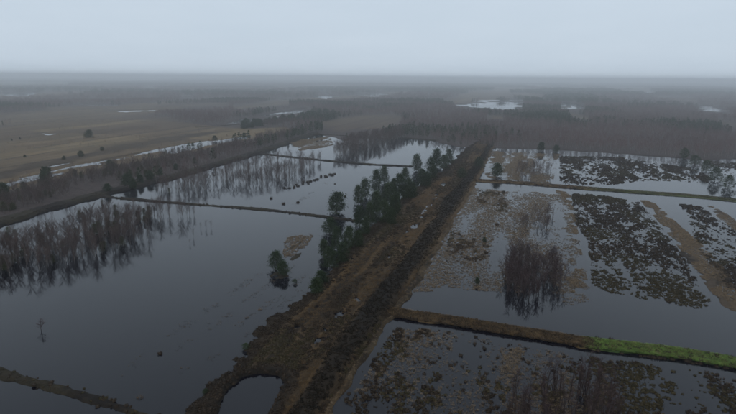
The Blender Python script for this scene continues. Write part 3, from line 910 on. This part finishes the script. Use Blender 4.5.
bushes = [(246, 349, 6, 13, 'low dark bush at the left shore of the causeway above the pond'), (206, 394, 5, 11, 'small dark bush at the lower left shore of the causeway'),
          (295, 283, 4, 7, 'small green bush in the water between islet and causeway')]
for i, (px, py, hp, wp, lb) in enumerate(bushes):
    h, p = metres(px, py, hp)
    tree('bush', BUSH[i % 3], p[0], p[1], 0.1, h, 9.0, lb, 'bush', wscale=1.5)

# pines scattered on the strip behind the long left bank, the meadow and along the far canal
def pines_at(lst, phrase, group, vs):
    lst = sorted(lst)
    for i, (px, py, hp) in enumerate(lst):
        h, p = metres(px, py, hp)
        z = 0.3
        tree('pine_tree', vs[i % len(vs)], p[0], p[1], z, h, 9.0, f'dark pine, {ORD[i]} from the left {phrase}', 'pine tree', group, wscale=0.9 + .4 * random.random())
r2 = random.Random(5)
strip = [(6, 200, 17), (45, 187, 14), (47, 178, 11), (24, 190, 8), (110, 172, 12), (128, 186, 12), (134, 189, 10), (141, 184, 9), (150, 181, 10), (108, 193, 9), (160, 176, 7), (176, 170, 6), (75, 177, 7), (195, 164, 6), (215, 158, 5)]
pines_at(strip, 'on the wooded strip behind the long bank', 'pines on the wooded strip', PINE)
mead = [(12, 141, 2), (20, 140, 2.6), (25, 158, 3), (64, 160, 4), (81, 157, 6), (102, 151, 4), (215, 141, 5), (193, 147, 4), (244, 138, 5)]
pines_at(mead, 'among the small trees dotting the brown meadow', 'small trees on the meadow', PINE)
can = []
for i in range(34):
    f_ = i / 33
    can.append((243 + 92 * f_ + r2.uniform(-2, 2), 128.5 - 14 * f_ + r2.uniform(-1.2, 1.2), r2.uniform(6, 9.5) * (1 - .25 * f_)))
pines_at(can, 'in the dense dark row beside the far canal', 'pines along the far canal', PINE)

# bare birches: stands
STANDS = [  # polygon, density per m2, height, kind, name phrase, olive pines share, label
    (G([(-60, 262), (0, 249), (60, 233), (98, 219), (150, 214), (195, 212), (195, 217), (168, 228), (128, 248), (78, 264), (30, 274), (0, 281), (-60, 296)]), 0.17, (3.6, 7.4), 'b', 'large flooded stand at the left edge', 0.10),
    (G([(-60, 252), (0, 232), (60, 215), (98, 203), (150, 206), (190, 211), (150, 214), (98, 219), (60, 233), (0, 249), (-60, 262)]), 0.06, (2.6, 4.6), 'b', 'low scrub by the long bank', 0.28),
    (G([(126, 193), (160, 181), (228, 168), (290, 158), (322, 161), (308, 174), (284, 184), (245, 187), (215, 188), (205, 193), (180, 196), (160, 193)]), 0.085, (3.6, 7.0), 'b', 'middle flooded stand behind the thin bank', 0.04),
    (G([(333, 157), (340, 148), (352, 142), (372, 137), (402, 133), (404, 138), (385, 146), (360, 155), (345, 159)]), 0.10, (6.5, 9.0), 'b', 'far flooded stand below the tan clearing', 0.06),
    (G([(-60, 232), (0, 216), (95, 190), (180, 168.5), (250, 149), (312, 131), (302, 130), (250, 141), (190, 155), (120, 169), (60, 182), (0, 194), (-60, 210)]), 0.17, (3.5, 7.2), 'b', 'wooded strip behind the long bank', 0.10),
    (G([(500, 291), (505, 266), (514, 254), (528, 256), (556, 262), (567, 280), (563, 295), (536, 302), (506, 299)]), 0.60, (2.4, 6.2), 't', 'dense reddish thicket in the right field', 0),
    (G([(514, 229), (515, 215), (530, 210), (551, 212), (556, 226), (535, 232)]), 0.20, (2.4, 5.0), 't', 'thin thicket below the far right bank', 0),
    (G([(497, 416), (505, 392), (530, 382), (565, 378), (600, 384), (618, 398), (622, 440), (500, 450)]), 0.42, (3.5, 8.0), 's', 'near stand below the tan bank', 0),
    (G([(512, 178), (519, 167), (548, 164), (552, 174), (535, 179)]), 0.09, (4.0, 6.0), 't', 'thin thicket behind the far right bank', 0),
    (G([(184, 243), (196, 228), (215, 217), (232, 211), (236, 214), (222, 222), (205, 233), (190, 245)]), 0.035, (1.5, 3.2), 'b', 'thin line of stems right of the left stand', 0),
]
cand = []
for si_, (poly, dn, hr, kd, ph, ol) in enumerate(STANDS):
    p = sample(poly, dn, 400 + si_)
    nn = fbm_uv(p[:, 0], p[:, 1], 22, 9, 150 + si_)
    if kd == 'b':
        p = p[nn + 0.16 * (rng.random(len(p)) - .5) > (0.36 if si_ == 0 else 0.41)]
    else:
        sd_ = sdist(p[:, 0], p[:, 1], poly)
        p = p[(nn + .25 * (rng.random(len(p)) - .5) > 0.30) & (rng.random(len(p)) < 0.25 + sstep(-1, 3.0, sd_ + (nn - .5) * 6))]
    for x, y in p:
        h = hr[0] + (hr[1] - hr[0]) * random.random() ** 1.2
        cand.append((h / math.hypot(x, y), x, y, h, si_, random.random() < ol))
print('stand trees', len(cand))
oli = [c for c in cand if c[5]]; bir = [c for c in cand if not c[5]]
bir.sort(reverse=True)
# on screen only counts as showing largest
def inview(x, y):
    v_ = RN.T @ np.array([x, y, 3 - CAMH]); px = PW / 2 + FPX * v_[0] / -v_[2]; py = PH / 2 - FPX * v_[1] / -v_[2]
    return -10 < px < PW + 10 and py < PH + 30, px, py
vis = [c for c in bir if inview(c[1], c[2])[0]]
solo = []
for kd, lim in (('b', 300), ('t', 190), ('s', 110)):
    solo += [c for c in vis if STANDS[c[4]][3] == kd][:lim]
ss = set(id(c) for c in solo)
rest = [c for c in bir if id(c) not in ss]
ext = {}
for c in solo:
    ext.setdefault(c[4], []).append(inview(c[1], c[2])[1:])
ext = {k_: np.array(v_) for k_, v_ in ext.items()}
def place_in_stand(si_, x, y):
    _, px, py = inview(x, y)
    fx = (ext[si_][:, 0] < px).mean(); fy = (ext[si_][:, 1] > py).mean()
    return ('at front ' if fy < .25 else 'at back ' if fy > .7 else 'in middle ') + ('far left' if fx < .15 else 'left' if fx < .38 else 'centre' if fx < .62 else 'right' if fx < .85 else 'far right')
for i, c in enumerate(solo):
    _, x, y, h, si_, _o = c
    kd, ph = STANDS[si_][3], STANDS[si_][4]
    ms = BIRCH[i % 10] if kd == 'b' else THICK[i % 6] if kd == 't' else SPARSE[i % 6]
    hr = STANDS[si_][2]
    size = 'tall' if h > hr[0] + .55 * (hr[1] - hr[0]) else 'short' if h < hr[0] + .2 * (hr[1] - hr[0]) else 'middling'
    nm = 'birch_tree' if kd == 'b' else 'bare_tree'
    where = place_in_stand(si_, x, y)
    tree(nm, ms, x, y, -0.1, h, 7.0 if kd == 't' else 8.0, f'{size} bare {"birch" if kd == "b" else "tree"} {where} of the {ph}', 'birch' if kd == 'b' else 'bare tree', f'bare trees of the {ph}')
oli.sort(key=lambda c: inview(c[1], c[2])[1])
cnt = {}
for i, c in enumerate(oli[:110]):
    _, x, y, h, si_, _o = c
    cnt[si_] = cnt.get(si_, 0) + 1
    tree('young_pine', OLIVE[i % 3], x, y, -0.05, h * .62, 9.0, f'olive young pine, {ORD[min(59, cnt[si_] - 1)]} from the left in the {STANDS[si_][4]}', 'pine tree', f'young pines of the {STANDS[si_][4]}')
print('solo', len(solo), 'rest', len(rest), 'olive', len(oli))
both = []
for i in range(4):
    tr, cr_ = birch(700 + i, h=8.0, spread=0.9, nb=16, nt=20, w=0.075)
    nv = tr.n
    m_ = MB()
    v, f = tr.arrays(); m_.add(v, q=f[0])
    v, f = cr_.arrays(); m_.add(v, t=f[0], q=f[1])
    both.append((m_, (lambda nv: (lambda v: (np.arange(len(v)) >= nv).astype(int)))(nv)))
if rest:
    P = np.array([(c[1], c[2], -0.1) for c in rest]); S_ = np.array([c[3] / 8 for c in rest])
    K = np.array([i % 2 + (2 if STANDS[c[4]][3] != 'b' else 0) for i, c in enumerate(rest)])
    scatter('birch_scrub', both, P, S_, rng.random(len(P)) * 6.28, K, [M['bark'], M['twig']], 'thin bare birch scrub filling the flooded stands and the strip behind them', 'scrub')

# ------------------------------------------------------------------ the far woods
def far_birch(seed, h=9.0, n=70):
    R_ = np.random.default_rng(seed); m_ = MB()
    m_.tube([[0, 0, -.3], [R_.normal() * .1, R_.normal() * .1, h * .5], [R_.normal() * .2, R_.normal() * .2, h]], [.09, .06, .01], 3)
    nv = m_.n
    z = h * (0.3 + 0.68 * R_.random(n) ** .8); a = R_.random(n) * 6.28
    rr = 1.5 * np.sin(np.pi * np.clip(1.03 - z / h, 0, 1) ** .8) * np.sqrt(R_.random(n)) * .8
    b0 = np.stack([rr * np.cos(a), rr * np.sin(a), z], 1)
    d = np.stack([np.cos(a) * .5, np.sin(a) * .5, .9 + 0 * a], 1) + R_.normal(size=(n, 3)) * .3
    m_.spikes(b0, b0 + d * (0.5 + .7 * R_.random((n, 1))), 0.13, R_)
    return m_, nv
def far_pine(seed, h=10.0, n=80):
    R_ = np.random.default_rng(seed); m_ = MB()
    m_.tube([[0, 0, -.3], [0, 0, h * .9]], [.15, .04], 3)
    nv = m_.n
    z = h * (0.25 + .73 * R_.random(n)); a = R_.random(n) * 6.28
    rr = 2.0 * np.sin(np.pi * np.clip((1.02 - z / h) * .85, 0, 1)) ** .8 * (0.3 + .7 * np.sqrt(R_.random(n)))
    m_.leaves(np.stack([rr * np.cos(a), rr * np.sin(a), z], 1), .65, .35, R_)
    return m_, nv
def idxmat(nv, a, b_): return lambda v: np.where(np.arange(len(v)) >= nv, b_, a)
def clump(seed, pine_share, n=6, rad_=7.0):
    R_ = np.random.default_rng(seed); m_ = MB(); mats = []
    for i in range(n):
        isp = R_.random() < pine_share
        t_, nv = (far_pine if isp else far_birch)(seed * 31 + i, 8.5 + 2.5 * R_.random(), 26 if isp else 30)
        v, f = t_.arrays()
        if not isp: pass
        a = R_.random() * 6.28; r = rad_ * math.sqrt(R_.random())
        v = v * np.array([1.35, 1.35, 1]) + np.array([r * math.cos(a), r * math.sin(a), 0])
        tt = [x for x in f if x.shape[1] == 3]; qq = [x for x in f if x.shape[1] == 4]
        m_.add(v, t=tt[0] if tt else None, q=qq[0] if qq else None)
        mats.append(np.where(np.arange(len(v)) >= nv, 3 if isp else 1, 2 if isp else 0))
    mats = np.concatenate(mats)
    return m_, (lambda mm: (lambda v: mm))(mats)

def forest_ok(p, margin):
    x, y = p[:, 0], p[:, 1]
    ok = sdist(x, y, FLOOD) < -margin
    ok &= sdist(x, y, MEADOW) < -2
    ok &= sdist(x, y, BAND) < -3
    ok &= sdist(x, y, CANAL) < -4
    # open water and clearings keep an open near shore, so low trees only in front of them
    for k_ in (1.0, 1.04, 1.08, 1.12, 1.17):
        for q_ in PONDS + [CANAL]: ok &= sdist(x * k_, y * k_, q_) < -2 - 55 * np.maximum(0, fbm(x, y, 45, 66) - .5)
        if k_ < 1.2:
            for q_ in CLEAR: ok &= sdist(x * k_, y * k_, q_) < 0
    far = np.hypot(x, y) > 700
    ok &= ~(far & (fbm_uv(x, y, 900, 160, 61, 3) > 0.605))
    return ok
def fan(r0, r1, dens, seed, half=47):
    R_ = np.random.default_rng(seed)
    n = int(math.radians(2 * half) / 2 * (r1 * r1 - r0 * r0) * dens)
    r = np.sqrt(r0 * r0 + (r1 * r1 - r0 * r0) * R_.random(n)); a = np.radians((R_.random(n) * 2 - 1) * half)
    return np.stack([r * np.sin(a), r * np.cos(a)], 1)
p = fan(300, 1250, 0.075, 801)
p = p[forest_ok(p, 2)]
# the strip behind the long bank has its own trees
p = p[sdist(p[:, 0], p[:, 1], STANDS[4][0]) < 0]
pn = fbm(p[:, 0], p[:, 1], 120, 171)
n = len(p); print('near wood', n)
pine_m = pn + 0.25 * (rng.random(n) - .5) > 0.66
kv = np.where(pine_m, 4 + rng.integers(0, 2, n), rng.integers(0, 4, n))
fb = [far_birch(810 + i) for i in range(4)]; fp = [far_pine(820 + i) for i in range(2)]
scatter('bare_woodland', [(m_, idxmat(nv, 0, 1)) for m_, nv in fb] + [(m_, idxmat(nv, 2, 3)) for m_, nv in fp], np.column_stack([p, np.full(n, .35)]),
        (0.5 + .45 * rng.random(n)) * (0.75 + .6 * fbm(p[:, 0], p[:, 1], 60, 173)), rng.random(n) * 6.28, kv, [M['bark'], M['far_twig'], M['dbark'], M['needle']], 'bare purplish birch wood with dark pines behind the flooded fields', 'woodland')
q_ = sample(MEADOW, 0.02, 805)
nn = fbm_uv(q_[:, 0], q_[:, 1], 120, 14, 175)
q_ = q_[(nn + .12 * (rng.random(len(q_)) - .5) > 0.5) & (sdist(q_[:, 0], q_[:, 1], BAND) < -1)]
n = len(q_); print('meadow scrub', n)
scatter('meadow_scrub', [(m_, idxmat(nv, 0, 1)) for m_, nv in fb[:3]], np.column_stack([q_, np.full(n, .3)]), .1 + .28 * rng.random(n) ** 2, rng.random(n) * 6.28, rng.integers(0, 3, n),
        [M['dbark'], M['twig']], 'low brown scrub in lines over the left meadow', 'scrub')
p = np.concatenate([fan(1250, 4500, 0.0040, 802), fan(4500, 8200, 0.0012, 803)])
p = p[forest_ok(p, 2)]
n = len(p); print('far wood', n)
pn = fbm(p[:, 0], p[:, 1], 420, 181) + 0.10 * sstep(1500, 3500, np.hypot(p[:, 0], p[:, 1])) + .15 * (rng.random(n) - .5)
kv = np.where(pn > 0.66, 3, np.where(pn > 0.58, 2, rng.integers(0, 2, n)))
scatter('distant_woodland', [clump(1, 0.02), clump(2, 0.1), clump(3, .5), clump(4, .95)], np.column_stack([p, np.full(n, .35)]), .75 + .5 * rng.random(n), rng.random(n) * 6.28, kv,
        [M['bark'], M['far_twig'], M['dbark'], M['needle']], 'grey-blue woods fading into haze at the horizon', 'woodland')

# ------------------------------------------------------------------ single tussocks and islets
def tussock_mesh(seed, mats):
    mb = mound(seed, n=40, r=.6, h=.4, spk=.35)
    return mb.build('tussock', mats)
TUS = [tussock_mesh(900 + i, [M['heather']]) for i in range(4)]
TUSG = [tuft(910 + i, n=60, r=.45, h=.55, w=.05, lean=.4).build('tussock', [M['ochre']]) for i in range(3)]
p = g(42, 330)
tree('shrub', THICK[2], p[0], p[1], -0.3, 3.0, 7.0, 'reddish bare shrub alone in the open left water', 'shrub', wscale=1.9)
tus = [(160, 354, 5, 'tiny dark tussock low in the left water', 0), (140, 398, 6, 'pale tussock in the water by the bottom left bank', 1),
       (345, 196.5, 3, 'small dark tussock right of the lone pine', 0), (283.5, 204, 4, 'dark tussock above the thin bank, left of two', 0), (298, 202.5, 3.5, 'dark tussock above the thin bank, right of two', 0),
       (271, 198.5, 3.5, 'small dark tussock near the middle flooded stand', 0), (335, 184, 2, 'tiny tussock far out in the left water', 0), (260, 310, 4, 'small tussock between islet and causeway shore', 1),
       (290, 306, 4, 'dark tussock close to the causeway shore', 0), (247, 318, 4, 'pale tussock in the shallow water left of the causeway', 1), (497.0, 225, 4, 'round dark tussock alone in the pale field', 0)]
for i, (px, py, wpx, lb, kd) in enumerate(tus):
    p = g(px, py); d = math.hypot(p[0], p[1])
    w = wpx * math.hypot(d, CAMH) / FPX
    obj('tussock', (TUSG if kd else TUS)[i % 3], label=lb, cat='tussock', loc=(p[0], p[1], -0.02), rz=random.random() * 6, s=w / 1.2)
# a ragged chain of tussocks along the channel by the middle stand, one along the foot of the green bank
chain = [(285 + 47 * f_ + r2.uniform(-3, 3), 189 - 15 * f_ + r2.uniform(-1.5, 1.5), r2.uniform(1.5, 4)) for f_ in [i / 25 for i in range(26)]]
for px, py, wpx in chain:
    p = g(px, py); w = wpx * math.hypot(*p, CAMH) / FPX
    obj('tussock', TUS[r2.randrange(4)], label='small dark tussock in the broken chain beside the middle flooded stand', cat='tussock', group='tussock chain beside the middle stand', loc=(p[0], p[1], -0.05), rz=r2.random() * 6, s=w / 1.2)
for i in range(44):
    f_ = T6 + (0.97 - T6) * i / 43
    j = int(f_ * (len(c6) - 1))
    off = n6[j] * (2.55 + r2.uniform(-.3, .5)) * (1 if r2.random() < .55 else -1)
    obj('tussock', TUS[r2.randrange(4)], label='dark rush tussock at the foot of the bright green bank', cat='tussock', group='tussocks along the green bank', loc=(c6[j][0] + off[0], c6[j][1] + off[1], -0.05), rz=r2.random() * 6, s=r2.uniform(.6, 1.3))
# islet of dead grass and peat in the left water
def islet(px_poly, name, label):
    P = G(px_poly); c = P.mean(0)
    n_, m_ = 36, 9
    Q, _ = resample(np.concatenate([P, P[:1]]), n_ + 1); Q = Q[:-1]
    v = []; 
    for j in range(m_):
        f_ = j / (m_ - 1)
        for q_ in Q:
            d = c + (q_ - c) * (1.12 - 1.10 * f_)
            nn = float(fbm(np.array([d[0]]), np.array([d[1]]), 2.0, 77)[0]) - .5
            v.append((d[0], d[1], -.3 + .42 * min(1, f_ * 1.6) ** .7 + nn * .6))
    f_ = [(j * n_ + i, j * n_ + (i + 1) % n_, (j + 1) * n_ + (i + 1) % n_, (j + 1) * n_ + i) for j in range(m_ - 1) for i in range(n_)]
    me = mesh(name, np.array(v), [np.array(f_)], [M['bank_dark']], smooth=True)
    attr(me, 'tone', np.full(len(v), .8))
    obj(name, me, label=label, cat='islet', kind='structure')
islet([(287, 250), (294, 244), (301, 240), (308, 236), (306, 240), (301, 243), (299, 247), (293, 249), (290, 252)], 'islet', 'small tan islet in the left water')
islet([(289, 258), (296, 254), (303, 251), (302, 255), (294, 262), (288, 263)], 'islet', 'small dark islet below the tan one in the left water')
islet([(266, 276), (276, 270), (290, 271), (291, 277), (280, 280)], 'islet', 'low islet under the two dark pines in the left water')

# ------------------------------------------------------------------ haze
hb, t, out = new_mat('haze_air')
pv = N(t, 'ShaderNodeVolumePrincipled')
pv.inputs['Color'].default_value = (0.97, 0.985, 1.0, 1)
pv.inputs['Density'].default_value = 0.00053
pv.inputs['Density Attribute'].default_value = ''
pv.inputs['Anisotropy'].default_value = 0.88
t.links.new(pv.outputs[0], out.inputs['Volume'])
hb.cycles.homogeneous_volume = True
x0, z0, z1 = 11900.0, -2.0, 66.0
v = [(-x0, -x0, z0), (x0, -x0, z0), (x0, x0, z0), (-x0, x0, z0), (-x0, -x0, z1), (x0, -x0, z1), (x0, x0, z1), (-x0, x0, z1)]
f = [(3, 2, 1, 0), (4, 5, 6, 7), (0, 1, 5, 4), (1, 2, 6, 5), (2, 3, 7, 6), (3, 0, 4, 7)]
obj('haze', mesh('haze', np.array(v), [np.array(f)], [hb]), label='pale damp haze over the whole plain', cat='haze', kind='stuff')
